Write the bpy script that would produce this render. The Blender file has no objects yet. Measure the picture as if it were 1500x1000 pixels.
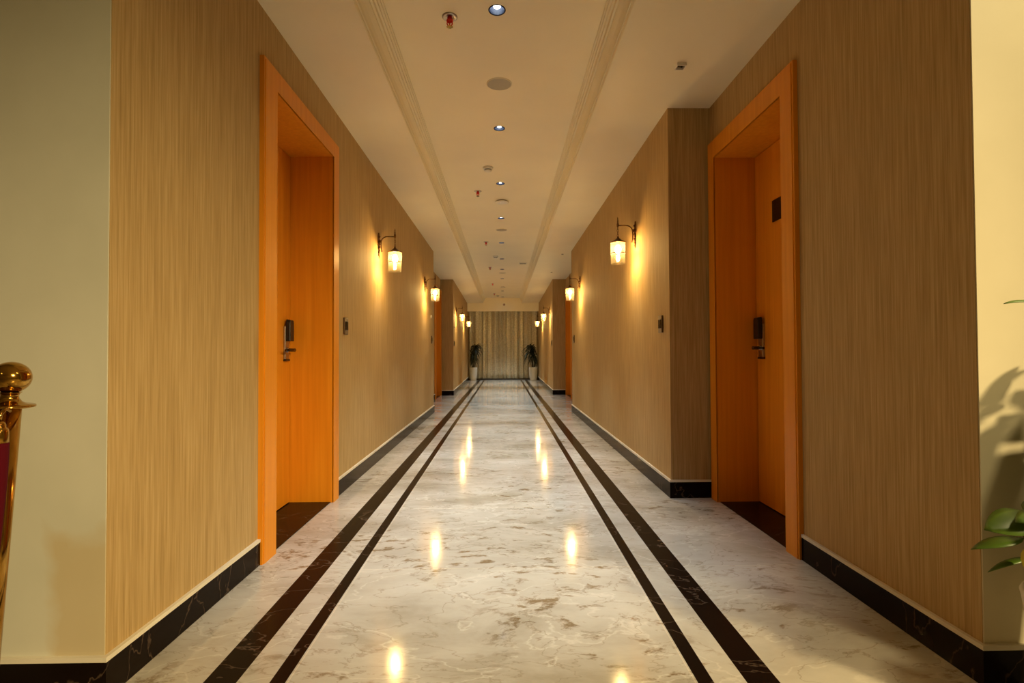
import bpy, bmesh, math, random
from math import pi, sin, cos, radians
from mathutils import Matrix, Vector
random.seed(7)
SC = bpy.context.scene
COL = SC.collection

# ------------------------------------------------------------------ materials
def new_mat(name):
    m = bpy.data.materials.new(name); m.use_nodes = True
    nt = m.node_tree; b = nt.nodes['Principled BSDF']
    return m, nt, b
def simple(name, col, rough=.5, metal=0, spec=.5, **kw):
    m, nt, b = new_mat(name)
    b.inputs['Base Color'].default_value = (*col, 1)
    b.inputs['Roughness'].default_value = rough
    b.inputs['Metallic'].default_value = metal
    b.inputs['Specular IOR Level'].default_value = spec
    for k, v in kw.items(): b.inputs[k].default_value = v
    return m
def N(nt, t, **kw):
    n = nt.nodes.new(t)
    for k, v in kw.items():
        if k in n.inputs: n.inputs[k].default_value = v
        else: setattr(n, k, v)
    return n
def L(nt, a, b): nt.links.new(a, b)
def coords(nt, scale=(1, 1, 1), rot=(0, 0, 0), loc=(0, 0, 0)):
    tc = N(nt, 'ShaderNodeTexCoord'); mp = N(nt, 'ShaderNodeMapping')
    mp.inputs['Scale'].default_value = scale; mp.inputs['Rotation'].default_value = rot; mp.inputs['Location'].default_value = loc
    L(nt, tc.outputs['Object'], mp.inputs['Vector']); return mp.outputs['Vector']
def ramp(nt, fac, stops):
    r = N(nt, 'ShaderNodeValToRGB'); e = r.color_ramp.elements
    while len(e) < len(stops): e.new(.5)
    for el, (p, c) in zip(e, stops):
        el.position = p; el.color = (*c, 1) if len(c) == 3 else c
    L(nt, fac, r.inputs['Fac']); return r.outputs['Color']
def mix(nt, fac, a, b, mode='MIX'):
    m = N(nt, 'ShaderNodeMix', data_type='RGBA', blend_type=mode)
    for sock, v in ((m.inputs['Factor'], fac), (m.inputs['A'], a), (m.inputs['B'], b)):
        pass
    f = [i for i in m.inputs if i.name == 'Factor' and i.type == 'VALUE'][0]
    A = [i for i in m.inputs if i.name == 'A' and i.type == 'RGBA'][0]
    B = [i for i in m.inputs if i.name == 'B' and i.type == 'RGBA'][0]
    for s, v in ((f, fac), (A, a), (B, b)):
        if isinstance(v, (int, float)): s.default_value = v
        elif isinstance(v, tuple): s.default_value = (*v, 1)
        else: L(nt, v, s)
    return [o for o in m.outputs if o.type == 'RGBA'][0]
def bump(nt, b, h, strength=.2, dist=.002):
    bp = N(nt, 'ShaderNodeBump'); bp.inputs['Strength'].default_value = strength; bp.inputs['Distance'].default_value = dist
    L(nt, h, bp.inputs['Height']); L(nt, bp.outputs['Normal'], b.inputs['Normal'])

def mat_wallpaper():
    m, nt, b = new_mat('wallpaper')
    n1 = N(nt, 'ShaderNodeTexNoise'); n1.inputs['Scale'].default_value = 1; n1.inputs['Detail'].default_value = 3
    L(nt, coords(nt, (230, 230, 5.5)), n1.inputs['Vector'])
    n2 = N(nt, 'ShaderNodeTexNoise'); n2.inputs['Scale'].default_value = 1; n2.inputs['Detail'].default_value = 2
    L(nt, coords(nt, (95, 95, 2.2), loc=(3, 5, 1)), n2.inputs['Vector'])
    a = N(nt, 'ShaderNodeMath', operation='ADD'); L(nt, n1.outputs['Fac'], a.inputs[0]); L(nt, n2.outputs['Fac'], a.inputs[1])
    h = N(nt, 'ShaderNodeMath', operation='MULTIPLY'); L(nt, a.outputs[0], h.inputs[0]); h.inputs[1].default_value = .5
    c = ramp(nt, h.outputs[0], [(.34, (.335, .218, .086)), (.5, (.43, .288, .122)), (.66, (.51, .358, .168))])
    L(nt, c, b.inputs['Base Color']); b.inputs['Roughness'].default_value = .72
    b.inputs['Specular IOR Level'].default_value = .18
    bump(nt, b, h.outputs[0], .22, .0015)
    return m

def mat_wood():
    m, nt, b = new_mat('orange_wood_veneer')
    n1 = N(nt, 'ShaderNodeTexNoise'); n1.inputs['Scale'].default_value = 1; n1.inputs['Detail'].default_value = 4; n1.inputs['Distortion'].default_value = .4
    L(nt, coords(nt, (42, 42, 1.4)), n1.inputs['Vector'])
    c = ramp(nt, n1.outputs['Fac'], [(.3, (.66, .23, .008)), (.55, (.72, .262, .011)), (.75, (.76, .295, .016))])
    L(nt, c, b.inputs['Base Color']); b.inputs['Roughness'].default_value = .42; b.inputs['Specular IOR Level'].default_value = .35
    return m

def marble_nodes(nt, b, dark=False):
    v = coords(nt, (1, 1, 1))
    warp = N(nt, 'ShaderNodeTexNoise'); warp.inputs['Scale'].default_value = 1.6; warp.inputs['Detail'].default_value = 4
    L(nt, v, warp.inputs['Vector'])
    wv = N(nt, 'ShaderNodeVectorMath', operation='SCALE'); L(nt, warp.outputs['Color'], wv.inputs[0]); wv.inputs['Scale'].default_value = .28
    av = N(nt, 'ShaderNodeVectorMath', operation='ADD'); L(nt, v, av.inputs[0]); L(nt, wv.outputs[0], av.inputs[1])
    sv = N(nt, 'ShaderNodeMapping'); sv.inputs['Scale'].default_value = (1, 2.0, 1); sv.inputs['Rotation'].default_value = (0, 0, .35); L(nt, av.outputs[0], sv.inputs['Vector'])
    def ridge(scale, det, width):
        n = N(nt, 'ShaderNodeTexNoise'); n.inputs['Scale'].default_value = scale; n.inputs['Detail'].default_value = det
        L(nt, sv.outputs['Vector'], n.inputs['Vector'])
        s = N(nt, 'ShaderNodeMath', operation='SUBTRACT'); L(nt, n.outputs['Fac'], s.inputs[0]); s.inputs[1].default_value = .5
        ab = N(nt, 'ShaderNodeMath', operation='ABSOLUTE'); L(nt, s.outputs[0], ab.inputs[0])
        return ramp(nt, ab.outputs[0], [(0, (1, 1, 1)), (width, (0, 0, 0))])
    if dark:
        veins = ridge(3.0, 5, .008)
        c = mix(nt, veins, (.008, .0045, .003), (.07, .045, .03))
        L(nt, c, b.inputs['Base Color']); b.inputs['Roughness'].default_value = .2
        b.inputs['Specular IOR Level'].default_value = .06
        return
    cloud = N(nt, 'ShaderNodeTexNoise'); cloud.inputs['Scale'].default_value = 1.3; cloud.inputs['Detail'].default_value = 7; cloud.inputs['Roughness'].default_value = .62
    L(nt, sv.outputs['Vector'], cloud.inputs['Vector'])
    base = ramp(nt, cloud.outputs['Fac'], [(.32, (.30, .262, .20)), (.48, (.43, .39, .325)), (.68, (.53, .49, .425))])
    # brown fossil blotches, clustered
    bl = N(nt, 'ShaderNodeTexNoise'); bl.inputs['Scale'].default_value = 9.5; bl.inputs['Detail'].default_value = 8; bl.inputs['Roughness'].default_value = .66
    L(nt, sv.outputs['Vector'], bl.inputs['Vector'])
    cl = N(nt, 'ShaderNodeTexNoise'); cl.inputs['Scale'].default_value = 1.25; cl.inputs['Detail'].default_value = 2
    L(nt, coords(nt, (1, 1, 1), loc=(4.3, 1.7, 0)), cl.inputs['Vector'])
    mask = ramp(nt, cl.outputs['Fac'], [(.44, (0, 0, 0)), (.58, (1, 1, 1))])
    blm = ramp(nt, bl.outputs['Fac'], [(.55, (0, 0, 0)), (.63, (1, 1, 1))])
    both = mix(nt, 1.0, blm, mask, 'MULTIPLY')
    tone = ramp(nt, cloud.outputs['Fac'], [(.4, (.15, .10, .05)), (.62, (.24, .165, .09))])
    half = mix(nt, .95, (0, 0, 0), both)
    c1 = mix(nt, half, base, tone)
    fine = ridge(2.4, 8, .012)
    c2 = mix(nt, mix(nt, .38, (0, 0, 0), fine), c1, (.68, .63, .54))
    dk = ridge(4.6, 7, .010)
    c3 = mix(nt, mix(nt, .55, (0, 0, 0), dk), c2, (.22, .17, .11))
    # slab joints and slab-to-slab tone
    br = N(nt, 'ShaderNodeTexBrick'); br.offset = 0; br.inputs['Scale'].default_value = 1
    br.inputs['Brick Width'].default_value = 1.235; br.inputs['Row Height'].default_value = .95; br.inputs['Mortar Size'].default_value = .0016; br.inputs['Mortar Smooth'].default_value = 0
    br.inputs['Color1'].default_value = (.93, .93, .93, 1); br.inputs['Color2'].default_value = (1.05, 1.05, 1.05, 1); br.inputs['Mortar'].default_value = (1.3, 1.25, 1.15, 1)
    L(nt, coords(nt, (1, 1, 1), loc=(.66, .35, 0)), br.inputs['Vector'])
    c4 = mix(nt, 1.0, c3, br.outputs['Color'], 'MULTIPLY')
    L(nt, c4, b.inputs['Base Color'])
    rn = N(nt, 'ShaderNodeMapRange'); L(nt, cloud.outputs['Fac'], rn.inputs['Value']); rn.inputs['To Min'].default_value = .07; rn.inputs['To Max'].default_value = .14
    L(nt, rn.outputs[0], b.inputs['Roughness']); b.inputs['Specular IOR Level'].default_value = .32

def mat_marble(dark):
    m, nt, b = new_mat('dark_marble' if dark else 'beige_marble'); marble_nodes(nt, b, dark); return m

def mat_plaster(name, c0, c1, stain=False):
    m, nt, b = new_mat(name)
    n = N(nt, 'ShaderNodeTexNoise'); n.inputs['Scale'].default_value = 2.2; n.inputs['Detail'].default_value = 5
    L(nt, coords(nt), n.inputs['Vector'])
    c = ramp(nt, n.outputs['Fac'], [(.35, c0), (.65, c1)])
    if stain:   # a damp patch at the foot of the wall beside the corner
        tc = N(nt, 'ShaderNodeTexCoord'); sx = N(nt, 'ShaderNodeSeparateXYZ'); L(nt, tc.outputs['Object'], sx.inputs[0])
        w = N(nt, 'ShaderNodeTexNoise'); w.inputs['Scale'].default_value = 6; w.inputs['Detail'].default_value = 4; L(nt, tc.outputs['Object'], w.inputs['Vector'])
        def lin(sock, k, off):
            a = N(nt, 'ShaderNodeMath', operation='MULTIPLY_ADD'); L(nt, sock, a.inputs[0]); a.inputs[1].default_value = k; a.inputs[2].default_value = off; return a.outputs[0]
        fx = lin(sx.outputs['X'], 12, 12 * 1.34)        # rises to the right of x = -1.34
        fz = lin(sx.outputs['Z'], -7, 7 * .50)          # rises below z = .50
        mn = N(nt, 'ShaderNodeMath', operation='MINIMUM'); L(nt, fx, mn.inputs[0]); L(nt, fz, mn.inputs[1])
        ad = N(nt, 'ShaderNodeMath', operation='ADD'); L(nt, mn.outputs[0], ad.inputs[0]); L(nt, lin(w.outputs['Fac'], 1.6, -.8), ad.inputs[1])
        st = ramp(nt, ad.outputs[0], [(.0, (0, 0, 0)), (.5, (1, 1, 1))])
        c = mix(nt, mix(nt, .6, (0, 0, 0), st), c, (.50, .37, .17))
    L(nt, c, b.inputs['Base Color']); b.inputs['Roughness'].default_value = .55; b.inputs['Specular IOR Level'].default_value = .3
    bump(nt, b, n.outputs['Fac'], .1, .003)
    return m

def mat_curtain():
    m, nt, b = new_mat('sequinned_curtain')
    vo = N(nt, 'ShaderNodeTexVoronoi'); vo.inputs['Scale'].default_value = 26
    L(nt, coords(nt, (1, .6, .8)), vo.inputs['Vector'])
    c = ramp(nt, vo.outputs['Distance'], [(.12, (.90, .84, .64)), (.35, (.70, .64, .45)), (.8, (.58, .52, .36))])
    L(nt, c, b.inputs['Base Color'])
    r = ramp(nt, vo.outputs['Distance'], [(.15, (.22, .22, .22)), (.4, (.5, .5, .5))]); L(nt, r, b.inputs['Roughness'])
    b.inputs['Metallic'].default_value = .35; b.inputs['Sheen Weight'].default_value = .3
    bump(nt, b, vo.outputs['Distance'], .6, .004)
    return m

def mat_glass(name, t0, t1, hi, lo):   # thin tinted glass: seeds darken it a little and catch a trace of milky light
    m, nt, b = new_mat(name); nt.nodes.remove(b); out = nt.nodes['Material Output']
    vo = N(nt, 'ShaderNodeTexVoronoi'); vo.inputs['Scale'].default_value = 85; L(nt, coords(nt), vo.inputs['Vector'])
    tr = N(nt, 'ShaderNodeBsdfTransparent'); L(nt, ramp(nt, vo.outputs['Distance'], [(.2, t0), (.5, t1)]), tr.inputs['Color'])
    tl = N(nt, 'ShaderNodeBsdfTranslucent'); tl.inputs['Color'].default_value = (1, .86, .55, 1)
    gl = N(nt, 'ShaderNodeBsdfGlossy'); gl.inputs['Roughness'].default_value = .08
    m1 = N(nt, 'ShaderNodeMixShader'); L(nt, ramp(nt, vo.outputs['Distance'], [(.2, (hi, hi, hi)), (.5, (lo, lo, lo))]), m1.inputs[0]); L(nt, tr.outputs[0], m1.inputs[1]); L(nt, tl.outputs[0], m1.inputs[2])
    m2 = N(nt, 'ShaderNodeMixShader'); m2.inputs[0].default_value = .05; L(nt, m1.outputs[0], m2.inputs[1]); L(nt, gl.outputs[0], m2.inputs[2])
    L(nt, m2.outputs[0], out.inputs['Surface'])
    return m
def emit(name, col, s):
    m, nt, b = new_mat(name)
    b.inputs['Base Color'].default_value = (0, 0, 0, 1)
    b.inputs['Emission Color'].default_value = (*col, 1); b.inputs['Emission Strength'].default_value = s
    return m
def mat_leaf(name, c0, c1, rough=.4):
    m, nt, b = new_mat(name)
    n = N(nt, 'ShaderNodeTexNoise'); n.inputs['Scale'].default_value = 14; L(nt, coords(nt), n.inputs['Vector'])
    L(nt, ramp(nt, n.outputs['Fac'], [(.35, c0), (.65, c1)]), b.inputs['Base Color']); b.inputs['Roughness'].default_value = rough
    return m
def mat_metal(name, c0, c1, rough):
    m, nt, b = new_mat(name)
    n = N(nt, 'ShaderNodeTexNoise'); n.inputs['Scale'].default_value = 40; L(nt, coords(nt), n.inputs['Vector'])
    L(nt, ramp(nt, n.outputs['Fac'], [(.35, c0), (.65, c1)]), b.inputs['Base Color'])
    b.inputs['Metallic'].default_value = 1; b.inputs['Roughness'].default_value = rough
    return m

SCONCE_COL = (1.0, .73, .36)
SCONCE_E = 1400
LAMP_COL = (.80, .92, 1.0)
M = dict(
    paper=mat_wallpaper(), wood=mat_wood(), marble=mat_marble(False), dark=mat_marble(True),
    plaster=mat_plaster('cream_plaster', (.56, .545, .45), (.63, .61, .51), True),
    plaster_r=mat_plaster('cream_plaster_plain', (.60, .53, .36), (.66, .585, .41)),
    ceil=mat_plaster('ceiling_paint', (.78, .69, .485), (.81, .72, .51)),
    cap=mat_plaster('plaster_bead', (.62, .56, .45), (.74, .68, .56)),
    curtain=mat_curtain(), glass=mat_glass('seeded_glass', (.36, .33, .25), (.64, .58, .46), .030, .014), glass_low=mat_glass('clear_glass', (.93, .87, .70), (.96, .91, .76), .014, .010),
    bulb=emit('warm_bulb', SCONCE_COL, SCONCE_E), lamp=emit('cold_lamp', LAMP_COL, 60), led=emit('white_indicator', (1, .95, .9), 1.5),
    bronze=mat_metal('antique_bronze', (.10, .045, .02), (.21, .10, .045), .38),
    brass=mat_metal('polished_brass', (.46, .25, .042), (.52, .29, .055), .12),
    steel=mat_metal('satin_steel', (.40, .36, .32), (.48, .44, .40), .3),
    gun=mat_metal('gunmetal', (.035, .03, .028), (.06, .05, .045), .3), chrome=mat_metal('bright_chrome', (.75, .72, .68), (.8, .77, .73), .12),
    black=simple('black_plastic', (.006, .006, .007), .35), blackgloss=simple('black_gloss', (.004, .004, .005), .08),
    baffle=simple('navy_reflector', (.002, .003, .008), .5, 0, .1), white=simple('white_plastic', (.72, .68, .60), .4),
    grey=simple('speaker_grille', (.36, .32, .24), .6), vent=simple('vent_grille', (.33, .28, .2), .5),
    red=simple('red_paint', (.62, .012, .008), .35), velvet=simple('red_velvet', (.075, .001, .006), .9, 0, .15),
    panel=simple('bronze_panel', (.10, .055, .022), .3, .5), pot=mat_plaster('white_glaze', (.62, .60, .52), (.70, .68, .6)),
    soil=simple('potting_soil', (.03, .02, .012), .95), stem=mat_leaf('plant_stem', (.10, .09, .03), (.16, .13, .05), .7),
    leaf=mat_leaf('bright_leaf', (.040, .085, .006), (.085, .150, .012)), yleaf=mat_leaf('yellow_leaf', (.62, .52, .015), (.74, .62, .03)),
    dleaf=mat_leaf('dark_strap_leaf', (.006, .013, .007), (.012, .024, .011), .35),
    trunk=mat_leaf('cane', (.05, .04, .018), (.09, .07, .035), .8), lobby=mat_plaster('lobby_paint', (.42, .36, .24), (.46, .40, .27)),
)

# ------------------------------------------------------------------ mesh helpers
class MB:
    def __init__(s): s.v = []; s.f = []; s.mi = []; s.sm = []
    def add(s, verts, faces, mi=0, smooth=False):
        o = len(s.v); s.v += [tuple(p) for p in verts]
        for f in faces: s.f.append(tuple(o + i for i in f)); s.mi.append(mi); s.sm.append(smooth)
        return s
    def box(s, x0, x1, y0, y1, z0, z1, mi=0):
        x0, x1 = sorted((x0, x1)); y0, y1 = sorted((y0, y1)); z0, z1 = sorted((z0, z1))
        v = [(x, y, z) for x in (x0, x1) for y in (y0, y1) for z in (z0, z1)]
        return s.add(v, [(0, 1, 3, 2), (4, 6, 7, 5), (0, 4, 5, 1), (2, 3, 7, 6), (0, 2, 6, 4), (1, 5, 7, 3)], mi)
    def prism(s, pts, z0, z1, mi=0):      # plan polygon (counter-clockwise) extruded in z
        n = len(pts); v = [(x, y, z0) for x, y in pts] + [(x, y, z1) for x, y in pts]
        f = [tuple(range(n - 1, -1, -1)), tuple(range(n, 2 * n))] + [(i, (i + 1) % n, n + (i + 1) % n, n + i) for i in range(n)]
        return s.add(v, f, mi)
    def lathe(s, prof, n=24, axis='z', c=(0, 0, 0), mi=0, cap=True):
        v = []; f = []
        for r, h in prof:
            for k in range(n):
                a = 2 * pi * k / n; p = (r * cos(a), r * sin(a), h)
                if axis == 'x': p = (h, r * cos(a), r * sin(a))
                if axis == 'y': p = (r * sin(a), h, r * cos(a))
                v.append((p[0] + c[0], p[1] + c[1], p[2] + c[2]))
        for i in range(len(prof) - 1):
            for k in range(n):
                k2 = (k + 1) % n; f.append((i * n + k, i * n + k2, (i + 1) * n + k2, (i + 1) * n + k))
        s.add(v, f, mi, True)
        if cap:
            if prof[0][0] > 1e-6: s.add(v[:n], [tuple(range(n - 1, -1, -1))], mi)
            if prof[-1][0] > 1e-6: s.add(v[-n:], [tuple(range(n))], mi)
        return s
    def tube(s, pts, rad, n=10, mi=0, close=False):
        pts = [Vector(p) for p in pts]; m = len(pts); rad = rad if isinstance(rad, (list, tuple)) else [rad] * m
        v = []; up = None
        for i, p in enumerate(pts):
            if close: t = pts[(i + 1) % m] - pts[i - 1]
            else: t = pts[min(i + 1, m - 1)] - pts[max(i - 1, 0)]
            t.normalize()
            if up is None: up = t.orthogonal().normalized()
            up = (up - t * up.dot(t)); up.normalize(); w = t.cross(up)
            for k in range(n):
                a = 2 * pi * k / n; v.append(p + (up * cos(a) + w * sin(a)) * rad[i])
        f = []
        for i in range(m if close else m - 1):
            j = (i + 1) % m
            for k in range(n):
                k2 = (k + 1) % n; f.append((i * n + k, i * n + k2, j * n + k2, j * n + k))
        s.add(v, f, mi, True)
        if not close: s.add(v[:n], [tuple(range(n - 1, -1, -1))], mi); s.add(v[-n:], [tuple(range(n))], mi)
        return s
    def sphere(s, c, r, nu=16, nv=10, mi=0, sz=1):
        prof = [(max(r * sin(pi * i / nv), 1e-5), -r * sz * cos(pi * i / nv)) for i in range(nv + 1)]
        return s.lathe(prof, nu, 'z', c, mi, False)
    def mesh(s, name, mats):
        me = bpy.data.meshes.new(name); me.from_pydata(s.v, [], s.f)
        for m in (mats if isinstance(mats, (list, tuple)) else [mats]): me.materials.append(m)
        for p, mi, sm in zip(me.polygons, s.mi, s.sm): p.material_index = mi; p.use_smooth = sm
        bm = bmesh.new(); bm.from_mesh(me); bmesh.ops.remove_doubles(bm, verts=bm.verts, dist=1e-6) if len(s.v) < 3000 else None
        bmesh.ops.recalc_face_normals(bm, faces=bm.faces); bm.to_mesh(me); bm.free()
        return me
    def build(s, name, mats, parent=None, loc=None, bevel=0, **props):
        o = bpy.data.objects.new(name, s.mesh(name, mats)); COL.objects.link(o)
        if parent: o.parent = parent
        if loc: o.location = loc
        if bevel:
            b = o.modifiers.new('edge', 'BEVEL'); b.width = bevel; b.segments = 2; b.limit_method = 'ANGLE'
        for k, v in props.items(): o[k] = v
        return o

def thing(name, label, cat, loc=(0, 0, 0), rz=0, group=None, kind=None):
    o = bpy.data.objects.new(name, None); COL.objects.link(o); o.location = loc; o.rotation_euler = (0, 0, rz); o.empty_display_size = .1
    o['label'] = label; o['category'] = cat
    if group: o['group'] = group
    if kind: o['kind'] = kind
    return o
def tag(o, label, cat, group=None, kind=None):
    o['label'] = label; o['category'] = cat
    if group: o['group'] = group
    if kind: o['kind'] = kind
    return o
def struct(o, label, cat): return tag(o, label, cat, kind='structure')
def copy_tree(o, parent=None):
    c = o.copy(); COL.objects.link(c)
    if parent: c.parent = parent
    for ch in list(o.children): copy_tree(ch, c)
    return c
def dup(o, loc, label, rz=None):
    c = copy_tree(o); c.location = loc; c['label'] = label
    if rz is not None: c.rotation_euler = (0, 0, rz)
    return c

# ------------------------------------------------------------------ plan of the place (metres, camera at x 0, y 0, z 1)
XL, XR, XN = -1.165, 1.139, 1.430        # left wall, right projecting wall, right wall near the mouth
Y0 = 1.596                               # corridor mouth
YR = 3.655                               # right wall steps in here
YA, YB = 8.93, 12.40                     # alcove with the second pair of doors
XAL, XAR = -1.455, 1.450
YC, YP = 19.3, 18.45                     # curtain, pelmet
XLe, XRe = -1.262, 1.232                 # the far walls spread slightly
ZS, ZT = 2.677, 2.85                     # soffit and raised ceiling
TL, TR = -.715, .640                     # edges of the raised strip
def flare(side, y):
    t = (y - YB) / (19.5 - YB)
    return XL + (XLe - XL) * t if side < 0 else XR + (XRe - XR) * t

D1 = dict(yo=(2.565, 3.735), yi=(2.71, 3.615), zo=2.43, zi=2.322)
D2 = dict(yo=(2.555, 3.638), yi=(2.672, 3.535), zo=2.41, zi=2.29)
D3 = dict(yo=(11.28, 12.385), yi=(11.39, 12.275), zo=2.42, zi=2.31)

def wall_run(mb, xf, back, y0, y1, door=None):     # wall slab between face xf and back, with an opening for a door
    if not door: mb.box(xf, back, y0, y1, 0, ZS + .02); return
    a, b = door['yi'][0] - .022, door['yi'][1] + .022
    mb.box(xf, back, y0, a, 0, ZS + .02); mb.box(xf, back, b, y1, 0, ZS + .02); mb.box(xf, back, a, b, door['zi'] + .022, ZS + .02)

w = MB(); wall_run(w, XL, -1.75, Y0 + .004, YA, D1)
struct(w.build('wall_left', M['paper']), 'tan wallpapered left wall around the near left orange door', 'wall')
w = MB(); wall_run(w, XAL, -1.75, YA, YB, D3)
struct(w.build('wall_left_alcove', M['paper']), 'tan wallpapered back of the alcove on the left', 'wall')
w = MB(); w.prism([(XL, YB), (XLe, 19.5), (-1.75, 19.5), (-1.75, YB)], 0, ZS + .02)
struct(w.build('wall_left_far', M['paper']), 'far left wall beyond the alcove, up to the curtain', 'wall')
w = MB(); wall_run(w, XN, 1.95, Y0 + .004, YR, D2)
struct(w.build('wall_right', M['paper']), 'dark tan wallpapered right wall around the near right door', 'wall')
w = MB(); w.box(XR, 1.95, YR, YA, 0, ZS + .02)
struct(w.build('wall_right_middle', M['paper']), 'projecting tan right wall with the first two right lanterns', 'wall')
w = MB(); wall_run(w, XAR, 1.95, YA, YB, D3)
struct(w.build('wall_right_alcove', M['paper']), 'tan wallpapered back of the alcove on the right', 'wall')
w = MB(); w.prism([(XR, YB), (1.95, YB), (1.95, 19.5), (XRe, 19.5)], 0, ZS + .02)
struct(w.build('wall_right_far', M['paper']), 'far right wall beyond the alcove, up to the curtain', 'wall')
w = MB(); w.box(-1.75, 1.95, 19.5, 19.65, 0, 3.0)
struct(w.build('wall_end', M['paper']), 'end wall hidden behind the curtain', 'wall')
w = MB(); w.box(-4.2, XL - .002, Y0, Y0 + .004, 0, 3.1); w.box(-4.2, -1.75, Y0 + .004, Y0 + .14, 0, 3.1)
struct(w.build('wall_front_left', M['plaster']), 'pale cream plaster wall left of the corridor mouth, behind the brass post', 'wall')
w = MB(); w.box(XN + .002, 4.2, Y0, Y0 + .004, 0, 3.1); w.box(1.95, 4.2, Y0 + .004, Y0 + .14, 0, 3.1)
struct(w.build('wall_front_right', M['plaster_r']), 'brightly lit yellowish plaster wall right of the corridor mouth', 'wall')
w = MB(); w.box(XL - .002, XN + .002, Y0 + .001, Y0 + .12, ZS + .301, 3.1)
struct(w.build('wall_front_header', M['plaster_r']), 'strip of plaster above the corridor mouth', 'wall')
# lobby around the camera
w = MB(); w.box(-4.32, -4.2, -4.2, Y0 + .14, 0, 3.1); struct(w.build('wall_lobby_left', M['lobby']), 'left side wall of the lobby', 'wall')
w = MB(); w.box(4.2, 4.32, -4.2, Y0 + .14, 0, 3.1); struct(w.build('wall_lobby_right', M['lobby']), 'right side wall of the lobby', 'wall')
w = MB(); w.box(-4.32, 4.32, -4.32, -4.2, 0, 3.1); struct(w.build('wall_lobby_back', M['lobby']), 'back wall of the lobby', 'wall')
w = MB(); w.box(-4.32, 4.32, -4.32, Y0 + .14, 3.1, 3.2); struct(w.build('ceiling_lobby', M['ceil']), 'ceiling of the lobby', 'ceiling')

# floor: marble with two pairs of dark inlaid bands, dark door sills
fl = MB(); ys, ye = -4.2, 19.6
cuts = [(-4.2, 0), (-.917, 1), (-.816, 0), (-.715, 1), (-.667, 0), (.5815, 1), (.6304, 0), (.7294, 1), (.8288, 0), (4.2, None)]
for (x0, k), (x1, _) in zip(cuts, cuts[1:]):
    for a, b in ((ys, .3), (.3, 19.05), (19.05, ye)):
        kk = k if a == .3 else 0
        fl.add([(x0, a, 0), (x1, a, 0), (x1, b, 0), (x0, b, 0)], [(0, 1, 2, 3)], kk)
fl.add([(-4.2, ys, -.1), (4.2, ys, -.1), (4.2, ye, -.1), (-4.2, ye, -.1)], [(3, 2, 1, 0)], 0)
fl.add([(-4.2, ys, 0), (-4.2, ys, -.1), (4.2, ys, -.1), (4.2, ys, 0)], [(0, 1, 2, 3)], 0)
struct(fl.build('floor', [M['marble'], M['dark']]), 'glossy beige marble floor with two pairs of dark inlaid bands', 'floor')

# ceiling: soffits at the sides, raised strip between, round cut-outs for the downlights
DLX = -.028
DLY = [2.87, 4.41, 5.87, 7.40, 9.08, 10.65, 12.0, 13.55, 16.3, 18.1]
HR = .041
ce = MB()
ce.box(-1.75, TL, Y0 + .006, 19.5, ZS, ZS + .3); ce.box(TR, 1.95, Y0 + .006, 19.5, ZS, ZS + .3)
xa, xb = TL - .01, TR + .01
def quad(x0, x1, y0, y1): ce.add([(x0, y0, ZT), (x0, y1, ZT), (x1, y1, ZT), (x1, y0, ZT)], [(0, 1, 2, 3)])
yy = Y0
for y in DLY:
    quad(xa, xb, yy, y - .08); quad(xa, DLX - .08, y - .08, y + .08); quad(DLX + .08, xb, y - .08, y + .08)
    n = 32; ring = []; sq = []
    for k in range(n):
        a = 2 * pi * k / n; c, s_ = cos(a), sin(a); q = .08 / max(abs(c), abs(s_))
        ring.append((DLX + HR * c, y + HR * s_, ZT)); sq.append((DLX + q * c, y + q * s_, ZT))
    ce.add(ring + sq, [(k, (k + 1) % n, n + (k + 1) % n, n + k) for k in range(n)])
    yy = y + .08
quad(xa, xb, yy, YP + .02)
ce.add([(xa, Y0 + .003, ZT - .0005), (xb, Y0 + .003, ZT - .0005), (xb, Y0 + .003, ZS + .3), (xa, Y0 + .003, ZS + .3)], [(0, 1, 2, 3)])
ce.add([(xa, Y0, ZT + .16), (xa, 19.5, ZT + .16), (xb, 19.5, ZT + .16), (xb, Y0, ZT + .16)], [(0, 1, 2, 3)])
struct(ce.build('ceiling', M['ceil']), 'cream corridor ceiling with low side soffits and a raised centre strip', 'ceiling')

# stepped cornice along each side of the raised strip
prof = [(0, -.012), (.012, -.012), (.016, -.004), (.016, .012), (.022, .012), (.024, .035), (.032, .06), (.046, .082), (.05, .088), (.05, .100), (.062, .100), (.064, .122), (.074, .126), (.074, .142), (.084, .146), (.084, .16), (.092, .162), (.092, .1725), (0, .1725)]
for i, (x, s_) in enumerate(((TL, 1), (TR, -1))):
    t = MB(); n = len(prof)
    v = [(x + s_ * (a - .004), y, ZS + h) for y in (Y0 + .008, YP) for a, h in prof]
    t.add(v, [tuple(range(n)), tuple(range(2 * n - 1, n - 1, -1))] + [(k, (k + 1) % n, n + (k + 1) % n, n + k) for k in range(n)])
    struct(t.build('trim_%d' % (i + 1), M['ceil']), 'stepped plaster cornice along the %s edge of the raised ceiling strip' % ('left' if i == 0 else 'right'), 'cornice')
t = MB(); t.box(flare(-1, YP) - .02, flare(1, YP) + .02, YP, YP + .05, 2.392, ZT + .04)
struct(t.build('trim_3', M['ceil'], bevel=.004), 'plain cream pelmet board across the corridor above the curtain', 'pelmet')

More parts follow.
